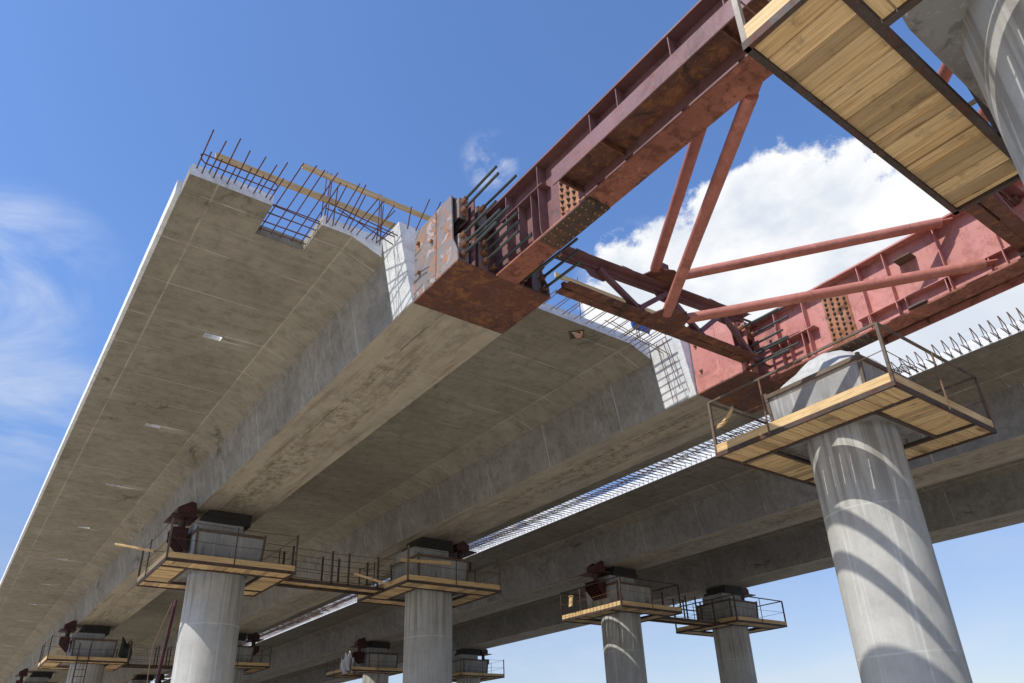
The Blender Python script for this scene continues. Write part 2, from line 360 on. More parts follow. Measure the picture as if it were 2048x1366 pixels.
# light skin of the freshly struck end face
e = .006
for pl in ([(1.285,ZT-.002),(1.285,ZS+.004),(2.6,ZS+.004),(2.6,ZT-.002)], [(3.47,ZT-.002),(3.47,ZS+.004),(4.04,ZS+.004),(4.62,8.23),(4.62,ZT-.002)],
           [(7.08,ZT-.002),(7.08,8.24),(7.66,ZS+.004),(10.9,ZS+.004),(11.5,8.23),(11.5,ZT-.002)], [(13.97,ZT-.002),(13.97,8.24),(14.6,ZS+.004),(16.9,ZS+.004),(16.9,ZT-.002)]):
    MB().plate(pl, 'y', YE-e, YE-.002).build('end_face', EDGE, deckL)
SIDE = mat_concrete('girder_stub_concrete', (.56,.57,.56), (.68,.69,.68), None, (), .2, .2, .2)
for dx, y0 in ((0,9.2),(6.9,8.97)):
    MB().plate([(4.625+dx,8.59),(4.695+dx,8.19),(4.93+dx,7.01),(6.77+dx,7.01),(7.0+dx,8.19),(7.06+dx,8.59)], 'y', y0-.006, y0-.002).build('end_face', EDGE, deckL)
    m = MB(); pts = [(4.62+dx,8.595),(4.69+dx,8.19),(4.93+dx,7.02)]
    for (xa,za),(xb,zb) in zip(pts[:-1],pts[1:]):
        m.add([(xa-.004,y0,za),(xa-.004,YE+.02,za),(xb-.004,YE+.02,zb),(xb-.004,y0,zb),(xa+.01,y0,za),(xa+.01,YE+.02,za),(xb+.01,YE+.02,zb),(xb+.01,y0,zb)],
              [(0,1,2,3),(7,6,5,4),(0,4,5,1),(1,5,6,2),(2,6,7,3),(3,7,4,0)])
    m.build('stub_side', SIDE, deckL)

# starter bars at the cut end
def bars(lst, parent, r=.0105, mat=REBAR, name='starter_bar'):
    for pts in lst: MB().tube(pts, r, 6).build(name, mat, parent)
B = []
for x, z, l in ((1.36,8.60,.95),(1.45,8.54,.52),(1.55,8.60,.85),(1.63,8.54,.5),(1.74,8.58,1.02),(1.84,8.52,.5),(1.95,8.6,.84),(2.06,8.53,.55),(2.16,8.6,.83),(2.27,8.53,.5),(2.36,8.6,.8),(2.47,8.55,.95),(2.54,8.53,.6)):
    B.append([(x,YE+.06,z),(x+random.uniform(-.02,.02),YE-l,z+random.uniform(-.03,.03))])
for x, l, dz in ((2.66,1.2,-.1),(2.86,1.22,-.06),(3.04,1.1,.04),(3.24,1.15,.05),(3.40,.9,.12)):
    B.append([(x,10.8,8.55),(x,YE-l,8.55+dz)])
for x, l, dz in ((3.56,.8,.25),(3.7,1.0,.2),(3.86,.95,.28),(4.0,1.05,.0),(4.12,1.15,-.1),(4.3,1.2,-.25),(4.42,.9,.15),(4.52,.75,-.1),(3.95,.7,.3)):
    B.append([(x,YE+.06,8.52),(x+random.uniform(-.05,.05),YE-l,8.52+dz)])
B += [[(4.95,9.25,8.5),(4.97,8.75,8.95)],[(5.15,9.25,8.5),(5.17,8.7,8.95)],[(4.8,9.25,8.45),(4.72,8.95,8.8)]]
for x in (3.5,3.62,4.45,4.52): B.append([(x,YE-.12,8.4),(x+.02,YE-.14,9.3)])
B += [[(1.36,YE-.35,8.62),(1.33,YE-.38,8.57),(1.36,YE-.33,8.52),(1.42,YE-.3,8.5),(2.52,YE-.3,8.5)],[(1.36,YE-.35,8.62),(2.5,YE-.35,8.62),(2.56,YE-.33,8.58),(2.52,YE-.3,8.5)]]
for y, z in ((10.6,8.5),(10.5,8.6),(10.38,8.5),(10.25,8.6),(10.12,8.5),(10.0,8.6),(9.9,8.5)): B.append([(2.5,y,z),(3.6,y+random.uniform(-.03,.03),z)])
B += [[(3.45,9.7,8.7),(4.9,9.35,8.35)],[(3.5,9.6,8.75),(4.85,9.25,8.3)],[(3.6,9.5,8.6),(4.7,9.5,8.3)],[(4.3,9.3,8.1),(4.78,9.5,8.75)]]
bars(B, deckL)
B = []
for i in range(26):
    x = 7.2 + .168*i; z = 8.52 + (.07 if i % 2 else 0); B.append([(x,YE+.05,z),(x+random.uniform(-.02,.02),YE-random.uniform(.62,.8),z+random.uniform(-.02,.03))])
for i in range(7):
    x = 10.6 + .13*i; B.append([(x,YE+.05,8.5-.03*i),(x,YE-.75,8.52-.03*i)])
B += [[(9.9,YE-.25,8.6),(11.75,YE-.35,8.2)],[(10.0,YE-.35,8.56),(11.7,YE-.5,8.12)],[(11.5,9.6,8.5),(11.62,9.45,7.05)],[(11.42,9.35,8.45),(11.6,9.2,7.2)],[(11.3,9.15,8.4),(11.5,9.1,7.5)]]
bars(B, deckL, .0095, REBARD)

deckR = empty('bridge_deck', 'far dark concrete deck on two girders, running on past the open rebar gap', 'bridge deck')
prof = [(18.19,ZT+.06),(18.19,ZS),(20.1,ZS),(20.55,8.2),(22.9,8.2),(23.5,ZS),(27.3,ZS),(27.86,8.2),(30.1,8.2),(30.7,ZS),(33.4,ZS),(33.4,ZT)]
MB().prism(prof, -26, YF).build('slab', CONC_R, deckR, ang=10)
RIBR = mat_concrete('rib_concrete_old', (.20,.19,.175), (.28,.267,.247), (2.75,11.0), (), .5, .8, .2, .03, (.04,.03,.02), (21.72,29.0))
for xl in (20.8, 28.08):
    dx = xl - 4.93
    MB().prism([(4.69+dx,8.21),(4.93+dx,7.0),(6.78+dx,7.0),(7.0+dx,8.21)], -26, YF).build('girder', RIBR, deckR, ang=10)
MB().box(18.165,18.187,-26,YF,ZS+.008,ZT+.07).build('edge_upstand', EDGE, deckR)

# hairpin bars across the slot between the decks
def hairpin(s):
    m = MB()
    m.tube([(0,0,.05),(s*.03,0,.12),(s*.07,0,.27),(s*.10,0,.30),(s*.2,0,.345),(s*.33,0,.405),(s*.375,.0,.415),(s*.395,0,.40),(s*.40,-.01,.35),(s*.39,-.02,.2),(s*.375,-.02,.09)], .012, 6)
    m.tube([(0,-.02,.05),(s*.38,-.02,.07)], .012, 6); m.tube([(0,.02,.07),(s*.41,.02,.085)], .012, 6)
    return m
def flat_loop(s):
    m = MB()
    m.tube([(0,0,.06),(s*.55,0,.06),(s*.68,0,.07),(s*.75,0,.11),(s*.68,0,.155),(s*.55,0,.16),(0,0,.16)], .012, 6)
    return m
def loops(shape, x, y0, step, n, parent, near, skip=None):
    first = None; rest = MB()
    for i in range(n):
        y = y0 + step*i + random.uniform(-.025,.025)
        if near[0] <= i < near[1]:
            if first is None: first = shape.build('hairpin_bar', REBARD, parent); o = first
            else: o = first.copy(); COL.objects.link(o); o.parent = parent
            o.location = (x, y, ZS)
        else: rest.add([(vx+x, vy+y, vz+ZS) for vx,vy,vz in shape.v], shape.f)
    if rest.v: rest.build('hairpin_bar_row', REBARD, parent)['kind'] = 'stuff'
loops(hairpin(-1), 18.17, 2.6, .215, 40, deckR, (0,40))
loops(flat_loop(-1), 18.17, 2.6+.215*40, .215, 330, deckR, (0,50))
loops(flat_loop(1), 16.97, YE+.15, .215, 320, deckL, (0,90))
# a few long bars tying the slot loops
for x, z in ((17.5,ZS+.11),): MB().tube([(x,YE-1,z),(x,100,z)], .010, 6).build('tie_bar', REBARD, deckR)

# ------------------------------------------------------------------ edge guard rail of boards on the deck end
gr = empty('guard_rail', 'two long yellow boards on thin bars guarding the cut deck end beside the left overhang', 'guard rail')
MB().bar((1.62,10.0,9.13),(6.9,10.06,9.26),.04,.13).build('board', WTX, gr)
MB().bar((3.05,9.98,9.68),(6.9,10.03,9.76),.04,.11).build('board', WTX, gr)
for x in (3.5,3.56,4.62,4.68): MB().tube([(x,10.03+.02*(x>4),8.6),(x+random.uniform(-.06,.06),10.04,9.85)], .010, 6).build('post', REBAR, gr)
gr2 = empty('guard_rail', 'weathered board rail on the deck end seen behind the cross truss', 'guard rail')
MB().bar((8.9,10.0,9.66),(13.2,10.03,9.84),.04,.12).build('board', WTX, gr2)
for x in (9.6,11.4,11.48,12.4): MB().tube([(x,10.04,8.6),(x+random.uniform(-.05,.05),10.05,9.9)], .010, 6).build('post', REBAR, gr2)
m = MB(); n = 7
for i in range(n):
    for j in range(n):
        u, v = i/(n-1), j/(n-1)
        m.v.append((11.35+.62*u, 10.12+.05*math.sin(6*u+4*v), 9.15+.5*v*(1-.55*u)+.04*math.sin(5*u)))
m.f = [(i*n+j,(i+1)*n+j,(i+1)*n+j+1,i*n+j+1) for i in range(n-1) for j in range(n-1)]
o = m.build('sheet', BLUE); md = o.modifiers.new('thick','SOLIDIFY'); md.thickness = .012
tag(o, 'small blue sheet hung on the board rail behind the truss node', 'sheet')

# ------------------------------------------------------------------ steel launching girders
def nose(name, xc, dx_box, yb0, yb1, side, label, body, boxm, sidem, boxfront, hz, splice_dark, stiff, rods, yend=-12.):
    """xc girder axis; box from yb0 (front) to yb1 (concrete); side=-1 puts the lateral beam on the left"""
    t = empty(name, label, 'steel girder')
    w = .21; zb, zt = 7.0, 8.45
    xb0, xb1 = dx_box
    # bottom: box plate and flange
    MB().box(xb0,xb1,yb0,yb1-.004,zb,zb+.035).build('bottom_plate', boxm, t)
    MB().box(xc-w,xc+w,yend,yb0,zb,zb+.035).build('bottom_flange', FLNG, t)
    MB().box(xc-w,xc+w,yend,yb0+.3,zt,zt+.035).build('top_flange', body, t)
    MB().box(xc-.014,xc+.014,yend,yb0+.3,zb+.035,zt).build('web', body, t)
    # box: side plates with a cropped nose, top and back plates
    for s, x in ((-1,xb0),(1,xb1)):
        p = [(yb1-.004,zb+.035),(yb0+.0,zb+.035),(yb0+.02,zb+.25),(yb0+.16,zb+.55),(yb0+.2,zt+.02),(yb1-.004,zt+.02)]
        sp = MB().plate(p, 'x', x, x+.025*(-s)).build('side_plate', sidem, t)
        if s == side or s == -1:
            ym = yb0 + (yb1-yb0)*.48
            MB().box(x-.006,x,ym-.022,ym+.022,zb+.05,zt-.02).build('weld_strip', ORNG if sidem is GREYP else sidem, t)
            for y, z in ((yb1-.15,8.15),(yb1-.2,7.5),(yb1-.6,7.9)):
                MB().box(x-.05,x,y-.03,y+.03,z-.02,z+.02).build('lug', ORNG if sidem is GREYP else ANG, t)
    MB().box(xb0+.03,xb1-.03,yb0+.22,yb1-.004,zt-.01,zt+.02).build('top_plate', body, t)
    MB().box(xb0+.026,xb1-.026,yb0+.62,yb0+.65,zb+.035,zt-.012).build('bulkhead', boxfront, t)
    # vertical ribs and bearing plates in the mouth of the box
    for x in (xc-.58, xc+.58): MB().box(x-.012,x+.012,yb0+.05,yb0+.62,zb+.035,zt-.012).build('rib', boxfront, t)
    for x in (xc-.74, xc-.37, xc+.37, xc+.74):
        for z0, z1 in ((8.02,8.43),(7.10,7.68)):
            MB().box(x-.09,x+.09,yb0+.13,yb0+.17,z0,z1).box(x-.09,x-.07,yb0+.17,yb0+.55,z0,z1).box(x+.07,x+.09,yb0+.17,yb0+.55,z0,z1).build('anchor_plate', GREYP if boxfront is PURP else ORNG, t)
    for x, z, l in rods:
        o = MB().tube([(x,yb0+.12,z),(x+random.uniform(-.02,.02),yb0-l,z+random.uniform(-.03,.0))], .024, 8).build('anchor_rod', ROD, t)
        MB().tube([(x,yb0+.02,z),(x,yb0+.13,z)], .05, 6).build('nut', NUT, o)
    # stiffeners
    for y in stiff:
        for s in (-1,1):
            MB().plate([(xc+s*.014,zb+.035),(xc+s*.15,zb+.035),(xc+s*.19,zb+.2),(xc+s*.19,zt-.05),(xc+s*.19,zt-.0),(xc+s*.014,zt-.0)], 'y', y-.008, y+.008).build('stiffener', body, t)
    for s in (-1,1):
        MB().box(*sorted((xc+s*.014, xc+s*.2)), yb0-1.25, yb0-.15, hz[0], hz[0]+.016).build('stiffener', body, t)
        if hz[1]: MB().box(*sorted((xc+s*.014, xc+s*.15)), yend, yb0-2.1, hz[1], hz[1]+.016).build('stiffener', body, t)
        for y in (yb0-.62, yb0-.95): MB().box(*sorted((xc+s*.014, xc+s*.185)), y-.008, y+.008, zb+.035, hz[0]).build('stiffener', body, t)
        if hz[1]:
            y = yb0-2.3
            while y > -2: MB().box(*sorted((xc+s*.014, xc+s*.14)), y-.008, y+.008, zb+.035, hz[1]).build('stiffener', body, t); y -= .72
    # bolted splice
    ys0, ys1 = yb0-1.98, yb0-1.45
    for s in (-1,1):
        sp = MB().box(*sorted((xc+s*.014, xc+s*.032)), ys0, ys1, 7.14, 8.24).build('splice_plate', ORNG, t)
        b0 = MB().tube([(s*.030,0,0),(s*.036,0,0)], .034, 12).tube([(s*.036,0,0),(s*.060,0,0)], .025, 6).tube([(s*.060,0,0),(s*.078,0,0)], .013, 8).build('bolt', DRKP, sp)
        for i in range(4):
            for j in range(9):
                o = b0 if i == j == 0 else b0.copy()
                if o is not b0: COL.objects.link(o); o.parent = sp
                o.location = (xc, ys0+.07+.13*i+random.uniform(-.008,.008), 7.22+.117*j + (.05 if i % 2 else 0)); o.rotation_euler = (random.uniform(0,6),0,0)
    sp = MB().box(xc-w+.004,xc+w-.004,ys0-.25,ys1+.35,zb-.018,zb-.001).build('splice_plate', DRKP, t)
    b0 = MB().tube([(0,0,-.036),(0,0,-.017)], .016, 6).build('bolt', NUT, sp)
    for i in range(8):
        for x in (-.16,-.08,.08,.16):
            o = b0 if i == 0 and x == -.16 else b0.copy()
            if o is not b0: COL.objects.link(o); o.parent = sp
            o.location = (xc+x, ys0-.2+.14*i+random.uniform(-.01,.01), zb)
    # lateral H beam lying on its side along the outer face
    xa, xo = xc+side*.20, xc+side*.70
    y1 = yb0-2.05
    MB().box(*sorted((xo, xo+side*-.02)), yend, y1, 7.08, 7.36).build('side_beam_flange', PURP if side < 0 else body, t)
    MB().box(*sorted((xa, xa+side*.02)), yend, y1, 7.08, 7.34).build('side_beam_flange', body, t)
    MB().box(*sorted((xa+side*.02, xo-side*.02)), yend, y1, 7.215, 7.235).build('side_beam_web', BROWN, t)
    for y in [y1-.12, y1-.95] + [y1-2.9-1.95*i for i in range(5)]:
        MB().box(*sorted((xa+side*.02, xo-side*.02)), y-.008, y+.008, 7.1, 7.215).build('side_beam_rib', BROWN, t)
    return t
RODSL = [(5.89-.76,8.36,.85),(5.89-.76,8.18,.9),(5.89-.40,8.36,.88),(5.89-.78,7.64,.86),(5.89-.76,7.46,.9),(5.89-.78,7.24,.86),(5.89-.56,7.64,.9),(5.89-.38,7.62,.86),(5.89-.38,7.44,.88),(5.89-.36,7.28,.84),(5.89-.2,7.22,.92),
         (5.89+.8,7.62,.9),(5.89+.82,7.42,.85),(5.89+.84,7.2,.86),(5.89+.4,7.2,.9),(5.89+.4,7.5,.85)]
noseL = nose('launching_girder', 5.89, (4.95,6.80), 7.8, 9.2, -1, 'brown steel girder with open bolted end fixed to the left concrete rib', PURP, BROWN, GREYP, PURP, (8.0,0), True, [7.5,6.66,5.41,4.85,3.86,3.0,2.0,1.0,0.,-1.], RODSL)
RODSR = [(12.76-.68,8.16,.84),(12.76-.33,8.10,.84),(12.76-.62,7.66,.82),(12.76-.66,7.47,.9),(12.76-.34,7.60,.75),(12.76-.70,7.16,.9),(12.76-.33,7.42,.92),(12.76-.4,8.3,.85),
         (12.76+.7,8.16,.84),(12.76+.7,7.5,.84),(12.76+.4,7.2,.84)]
noseR = nose('launching_girder', 12.76, (11.84,13.70), 7.65, 8.94, 1, 'bright red steel girder passing over the pier with the sheeted top', REDP, BROWN, REDP, REDP, (7.68,7.36), False, [7.23,6.56,5.3,4.78,3.83,2.95,2.0,1.0,0.,-1.], RODSR)
for y, z in ((4.4,8.1),(4.4,7.06),(2.6,8.1),(2.55,7.06)):
    MB().box(12.5,12.745,y-.13,y+.19,z,z+.03).build('bracket', ANG, noseR)

# ------------------------------------------------------------------ cross trusses and bracing tubes
def truss(y, label, nodes_on=True, x0=6.82, x1=11.82, zl=(7.05,7.20), zh=(7.78,8.18)):
    t = empty('cross_truss', label, 'truss')
    def zb(x): return zl[0] + (zl[1]-zl[0])*(x-x0)/(x1-x0)
    def zt(x): return zh[0] + (zh[1]-zh[0])*(x-x0)/(x1-x0)
    for nm, f in (('bottom_chord', zb), ('top_chord', zt)):
        m = MB(); s = 1 if nm[0] == 'b' else -1
        for dy in (-.105,.105):
            m.bar((x0,y+dy,f(x0)),(x1,y+dy,f(x1)),.17,.02); m.bar((x0,y+dy*.2,f(x0)+s*.055),(x1,y+dy*.2,f(x1)+s*.055),.02,.09)
        for x in (x0+.2,x0+1.3,x0+2.5,x1-1.3,x1-.2): m.bar((x,y-.2,f(x)-s*.016),(x+.25,y-.2,f(x)-s*.016),.01,.01); m.bar((x,y,f(x)+s*.004),(x+.9,y,f(x+.9)+s*.004),.06,.012)
        m.build(nm, BROWN if nm[0] == 'b' else PURP, t)
    nodes = [(x0+.85,1),(x0+1.75,0),(x0+2.6,1),(x0+3.4,0),(x0+4.25,1),(x1-.05,0)]
    P = [(x, y, zt(x)-.12 if up else zb(x)+.12) for x, up in nodes]
    for a, b in zip(P[:-1], P[1:]):
        MB().bar(Vector(a)+Vector((0,-.05,0)), Vector(b)+Vector((0,-.05,0)), .09, .09).build('diagonal', PURP, t)
    for (x, yy, z), (_, up) in zip(P, nodes):
        w, h = .38, .17
        MB().plate([(x-w,z+(.1 if up else -.1)),(x+w,z+(.1 if up else -.1)),(x+w*.9,z),(x+w*.4,z-h if up else z+h),(x-w*.4,z-h if up else z+h),(x-w*.9,z)], 'y', yy+.0, yy+.02).build('gusset', PURP, t)
    for f, zz in ((zb,-.02),(zt,.02)) if nodes_on else ():
        x = 9.1; z = f(x)+zz
        m = MB().plate([(x-.40,y-.08),(x-.30,y-.42),(x+.02,y-.55),(x+.34,y-.48),(x+.48,y-.10),(x+.40,y+.16),(x-.32,y+.16)], 'z', z-.012, z+.012)
        m.box(x-.26,x-.02,y-.46,y-.445,z+.0,z+.16); m.box(x+.30,x+.315,y-.45,y-.2,z+.0,z+.15)
        m.build('node_plate', BROWN, t)
    return t
truss(7.5, 'brown cross truss with V diagonals joining the ends of both steel girders')
truss(2.56, 'second cross truss partly hidden above the wooden platform of the nearest pier', False, 6.1, 12.75)
def tube(a, b, label, r=.095):
    t = empty('bracing_tube', label, 'steel tube', a)
    A = Vector(a); D = Vector(b) - A; n = D.normalized(); L = D.length
    MB().tube([n*.22, n*(L-.12)], r, 16).build('pipe', TUBEP, t)
    for p, q in ((n*.0, n*.32), (n*(L-.2), n*(L+.06))):
        MB().bar(p, q, .16, .024).build('end_plate', TUBEP, t)
tube((8.95,7.33,8.02), (6.1,3.09,8.28), 'shorter red tube rising from the upper truss node, left one of the steep pair')
tube((9.12,7.35,7.13), (6.12,3.1,7.06), 'red tube from lower truss node up to the brown girder, right of the steep pair')
tube((9.30,7.2,8.04), (12.6,3.55,8.38), 'red tube slanting from the upper truss node to the top of the bright red girder')
tube((9.35,7.3,7.16), (12.6,3.15,7.22), 'red tube slanting from the lower truss node along the bright red girder face')
tube((9.4,2.45,8.05), (6.1,-1.5,8.30), 'bit of red tube showing between the top right platform and the column, upper one')
tube((9.4,2.2,7.14), (6.08,-1.6,7.06), 'bit of red tube beside the black pole behind the top right platform')
tube((9.85,2.2,7.16), (12.6,-2.0,7.22), 'pink tube crossing behind the black pole at the right edge', .085)

# ------------------------------------------------------------------ piers
def rsq(h, r, z, n=6, cx=0, cy=0):       # rounded square loop
    pts = []
    for q, (sx, sy) in enumerate(((1,1),(-1,1),(-1,-1),(1,-1))):
        for i in range(n+1):
            a = math.pi/2*(q + i/n); pts.append((cx+sx*(h-r)+r*math.cos(a), cy+sy*(h-r)+r*math.sin(a), z))
    return pts
def make_pier():
    t = empty('bridge_pier', 'x', 'bridge pier', (0,0,0))
    n = 64; mb = MB()
    mb.rings([[(.8*math.cos(2*math.pi*k/n), .8*math.sin(2*math.pi*k/n), z) for k in range(n)] for z in (GZ-.3, 0., 1.5, 3., 5.24)])
    mb.build('column', COLM, t)
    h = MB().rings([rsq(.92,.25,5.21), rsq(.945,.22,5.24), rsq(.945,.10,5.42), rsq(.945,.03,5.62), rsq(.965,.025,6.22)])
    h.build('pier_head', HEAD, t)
    m = MB(); c = .975
    for x, y in ((-c,-c),(c,-c),(-c,c),(c,c)): m.bar((x*.95,y*.95,5.35),(x,y,6.3),.06,.06)
    for a, b in (((-c,-c),(c,-c)),((c,-c),(c,c)),((c,c),(-c,c)),((-c,c),(-c,-c))): m.bar((a[0],a[1],6.22),(b[0],b[1],6.22),.06,.08)
    m.build('form_frame', ANG, t)
    return t
def add_top(t):                          # pedestal and bearing under a finished girder
    MB().box(-.95,.42,-.6,.6,6.2,6.6).build('pedestal', HEAD, t, bevel=.02)
    MB().box(-.62,.62,-.55,.55,6.75,6.985).box(-.75,.6,-.62,.62,6.6,6.75).build('bearing', RUB, t)
def jack(loc, label, flip=1):
    t = empty('jack_bracket', label, 'jack', loc, 'maroon jack brackets beside the pier heads')
    f = flip
    B_ = lambda x0,x1,*a: MB().box(*sorted((f*x0,f*x1)), *a)
    B_(-1.62,-.9,-.55,.5,6.70,6.74).build('top_plate', MAROON, t)
    m = MB().plate([(f*-1.45,6.74),(f*-.93,6.74),(f*-.93,7.18),(f*-1.1,7.22),(f*-1.45,7.0)], 'y', -.32, -.30)
    m.plate([(f*-1.45,6.74),(f*-.93,6.74),(f*-.93,7.18),(f*-1.1,7.22),(f*-1.45,7.0)], 'y', .2, .22)
    m.box(*sorted((f*-1.45,f*-1.43)),-.3,.2,6.74,7.0); m.box(*sorted((f*-.95,f*-.93)),-.3,.2,6.74,7.18)
    m.build('upper_box', MAROON, t)
    MB().tube([(f*-1.22,-.05,6.38),(f*-1.22,-.05,6.70)], .11, 16).build('cylinder', ANGD, t)
    m = MB(); m.box(*sorted((f*-1.5,f*-1.08)),-.4,.35,6.36,6.39)
    for y in (-.4,-.2,0,.17,.34): m.plate([(f*-1.08,6.36),(f*-1.48,6.36),(f*-1.48,6.1),(f*-1.08,5.7)], 'y', y-.01, y+.01)
    m.box(*sorted((f*-1.10,f*-1.08)),-.4,.35,5.7,6.36)
    m.build('lower_bracket', MAROON, t)
    return t
PX = (5.86, 12.76, 21.75, 29.0)
proto = make_pier(); full = None
PIERS = [(5.86,.27,'A','nearest concrete pier, its column cut by the top right corner of the photo'),
         (12.76,6.33,'A','big sunlit column with curved shadow bands below the sheeted pier head')]
rowB = [(5.86,22.5,'B','pier at lower left whose column is half sunlit under the left girder'),(12.76,22.0,'B','shaded pier standing at the end of the plank gangway, left of the bright gap'),
        (21.75,22.0,'B','pier with two thin curved light stripes on its column, behind the big sunlit column'),(29.0,22.25,'B','rightmost background pier, all in shade under the outer girder')]
rowC = [(5.86,44.4,'C','small distant pier with a ladder under its platform at the lower left'),(12.76,44.0,'C','distant pier peeping out behind the half sunlit column'),
        (21.75,43.9,'C','distant pier whose platform carries pale sunlit sheeting'),(29.0,44.5,'C','distant pier peeping out right of the shaded middle column')]
rowD = [(5.86,66,'D','farthest visible pier top at the bottom left corner under the left girder'),(12.76,66,'D','farthest pier just left of the half sunlit column at the bottom edge')]
for x, y, r, lab in PIERS + rowB + rowC + rowD:
    if r == 'A': o = copy_tree(proto)
    else:
        if full is None:
            full = copy_tree(proto); add_top(full); o = full
        else: o = copy_tree(full)
    o.location = (x, y, 0); o['label'] = lab; o['group'] = 'round concrete bridge piers'
    if r != 'A':
        jack((x,y,0), 'maroon jack bracket against the ' + {'B':'second','C':'third','D':'farthest'}[r] + ' row pier ' + {5.86:'under the left edge girder',12.76:'beside the bright gap',21.75:'under the inner girder of the far deck',29.0:'under the outer girder of the far deck'}[x], -1 if x in (12.76,29.0) else 1)
for ch in list(proto.children): bpy.data.objects.remove(ch)
bpy.data.objects.remove(proto)
# pale sheeting over the bearing seat of the sunlit pier
m = MB(); rr = []; N = 40
for lvl in range(7):
    u = lvl/6; ring = []
    for k in range(N):
        a = 2*math.pi*k/N; c, s = math.cos(a), math.sin(a)
        rad = (.98 - .50*u**1.6) * (1/max(abs(c),abs(s)))**(.75*(1-u)) * (1 + .035*math.sin(9*a+u*3) + .02*math.sin(17*a))
        ring.append((12.74+rad*c*.92, 6.33+rad*s*.92, 6.24 + .62*u + .03*math.sin(5*a+u*5)*(1-u)))
    rr.append(ring)
m.rings(rr); o = m.build('tarpaulin', TARP, ang=50); tag(o, 'pale sheeting bundled over the pier head under the red girder', 'tarpaulin')
# loose mesh of wires on the far side of that pier head
m = MB()
for i in range(8):
    y = 5.4 + .22*i; m.tube([(13.25,y,6.32),(13.55,y,6.62),(14.1,y+.03,6.72)], .008, 5)
for j in range(5): m.tube([(13.4+.17*j,5.35,6.5+.05*j),(13.4+.17*j,7.0,6.5+.05*j)], .008, 5)
o = m.build('wire_mesh', REBARD); tag(o, 'rusty bent wire mesh sticking out beyond the sheeted pier head', 'wire mesh')

# ------------------------------------------------------------------ work platforms
HP = 1.78; HI = 1.0; Z0 = 5.06
def make_platform(full_x, rail, toe_all=True, slits=False, post_mat=ANG, rail_mat=ANG, mids=True):
    t = empty('work_platform', 'x', 'work platform')
    fm = MB(); b = .05
    for s in (-1,1):
        fm.box(-HP,HP,*sorted((s*HP, s*(HP-b))),Z0,Z0+.085); fm.box(*sorted((s*HP,s*(HP-b))),-HP+b,HP-b,Z0,Z0+.085)
        if full_x: fm.box(-HP+b,HP-b,*sorted((s*HI,s*(HI+.07))),Z0+.002,Z0+.075); fm.box(*sorted((s*HI,s*(HI+.07))),-HI,HI,Z0+.004,Z0+.073)
        else: fm.box(*sorted((s*HI,s*(HI+.07))),-HP+b,HP-b,Z0+.002,Z0+.075); fm.box(-HI,HI,*sorted((s*HI,s*(HI+.07))),Z0+.004,Z0+.073)
    fm.build('frame', ANGD, t)
    zp = Z0+.03
    def strip(mb, x0, x1, y0, y1, along):
        p = y0 if along == 'x' else x0; end = y1 if along == 'x' else x1
        while p < end - .02:
            w = min(random.choice((.13,.15,.17,.19,.21,.235)), end-p); g = random.choice((.006,.007,.009,.015) if slits else (.007,.009,.011,.014))
            dz = random.uniform(-.005,.005)
            e0, e1 = random.uniform(0,.004), random.uniform(0,.004)
            h, q = .035, .0075; z_ = zp+dz       # boards with eased lower arrises
            pr = [(p+q,z_),(p+w-g-q,z_),(p+w-g,z_+.012),(p+w-g,z_+h),(p,z_+h),(p,z_+.012)]
            if along == 'x': mb.plate(pr, 'x', x0+e0, x1-e1)
            else: mb.plate(pr, 'y', y0+e0, y1-e1)
            p += w
    a, c = HP-b-.004, HI+.074
    if full_x:
        J = ((-a,a,-a,-c,'y'),(-a,a,c,a,'y'),(-a,-c,-HI,HI,'x'),(c,a,-HI,HI,'x'))
    else:
        J = ((-a,-c,-a,a,'x'),(c,a,-a,a,'x'),(-HI,HI,-a,-c,'y'),(-HI,HI,c,a,'y'))
    for j in J:
        m = MB(); strip(m, *j); m.build('plank_deck', WX if j[4] == 'x' else WY, t)
    zt0, zt1 = Z0+.086, Z0+.086+.155
    for s in (-1,1):
        MB().box(*sorted((s*(HP-.005),s*(HP-.04))),-HP+.045,HP-.045,zt0,zt1).build('toe_board', WTY, t)
        MB().box(-HP+.045,HP-.045,*sorted((s*(HP-.005),s*(HP-.04))),zt0,zt1).build('toe_board', WTX, t)
    k = HP-.028; zr = Z0+1.16
    for x, y in ((-k,-k),(k,-k),(k,k),(-k,k)):
        MB().bar((x,y,Z0+.0),(x,y,zr),.05,.05).build('post', post_mat, t)
    if mids:
        for x, y in ((-k-.03,.55),(.0,-k-.03),(k+.03,-.2),(.2,k+.03)):
            MB().tube([(x,y,Z0+.02),(x,y,zr-.03)], .017, 6).build('post', REBARD if rail == 'angle' else ANGD, t)
    cs = [(-k,-k),(k,-k),(k,k),(-k,k)]
    for i in range(4):
        (x0,y0),(x1,y1) = cs[i], cs[(i+1)%4]
        if rail == 'angle':
            if i == 2 and False: continue
            MB().bar((x0,y0,zr),(x1,y1,zr),.04,.04).build('top_rail', rail_mat, t)
            MB().tube([(x0,y0,zr-.5),((x0+x1)/2,(y0+y1)/2,zr-.53),(x1,y1,zr-.5)], .008, 5).build('cable', REBARD, t)
        else:
            for zc, sag in ((zr-.04,.03),(zr-.52,.05)):
                MB().tube([(x0,y0,zc),((3*x0+x1)/4,(3*y0+y1)/4,zc-sag*.75),((x0+x1)/2,(y0+y1)/2,zc-sag),((x0+3*x1)/4,(y0+3*y1)/4,zc-sag*.7),(x1,y1,zc)], .008, 5).build('cable', ANGD, t)
    return t
PG = 'wooden work platforms round the pier heads'
pA2 = make_platform(False, 'angle', slits=True, rail_mat=ANG, post_mat=ANG); pA2.location = (12.74,6.32,0); pA2['label'] = 'sunlit timber platform round the head of the big shadow banded column'
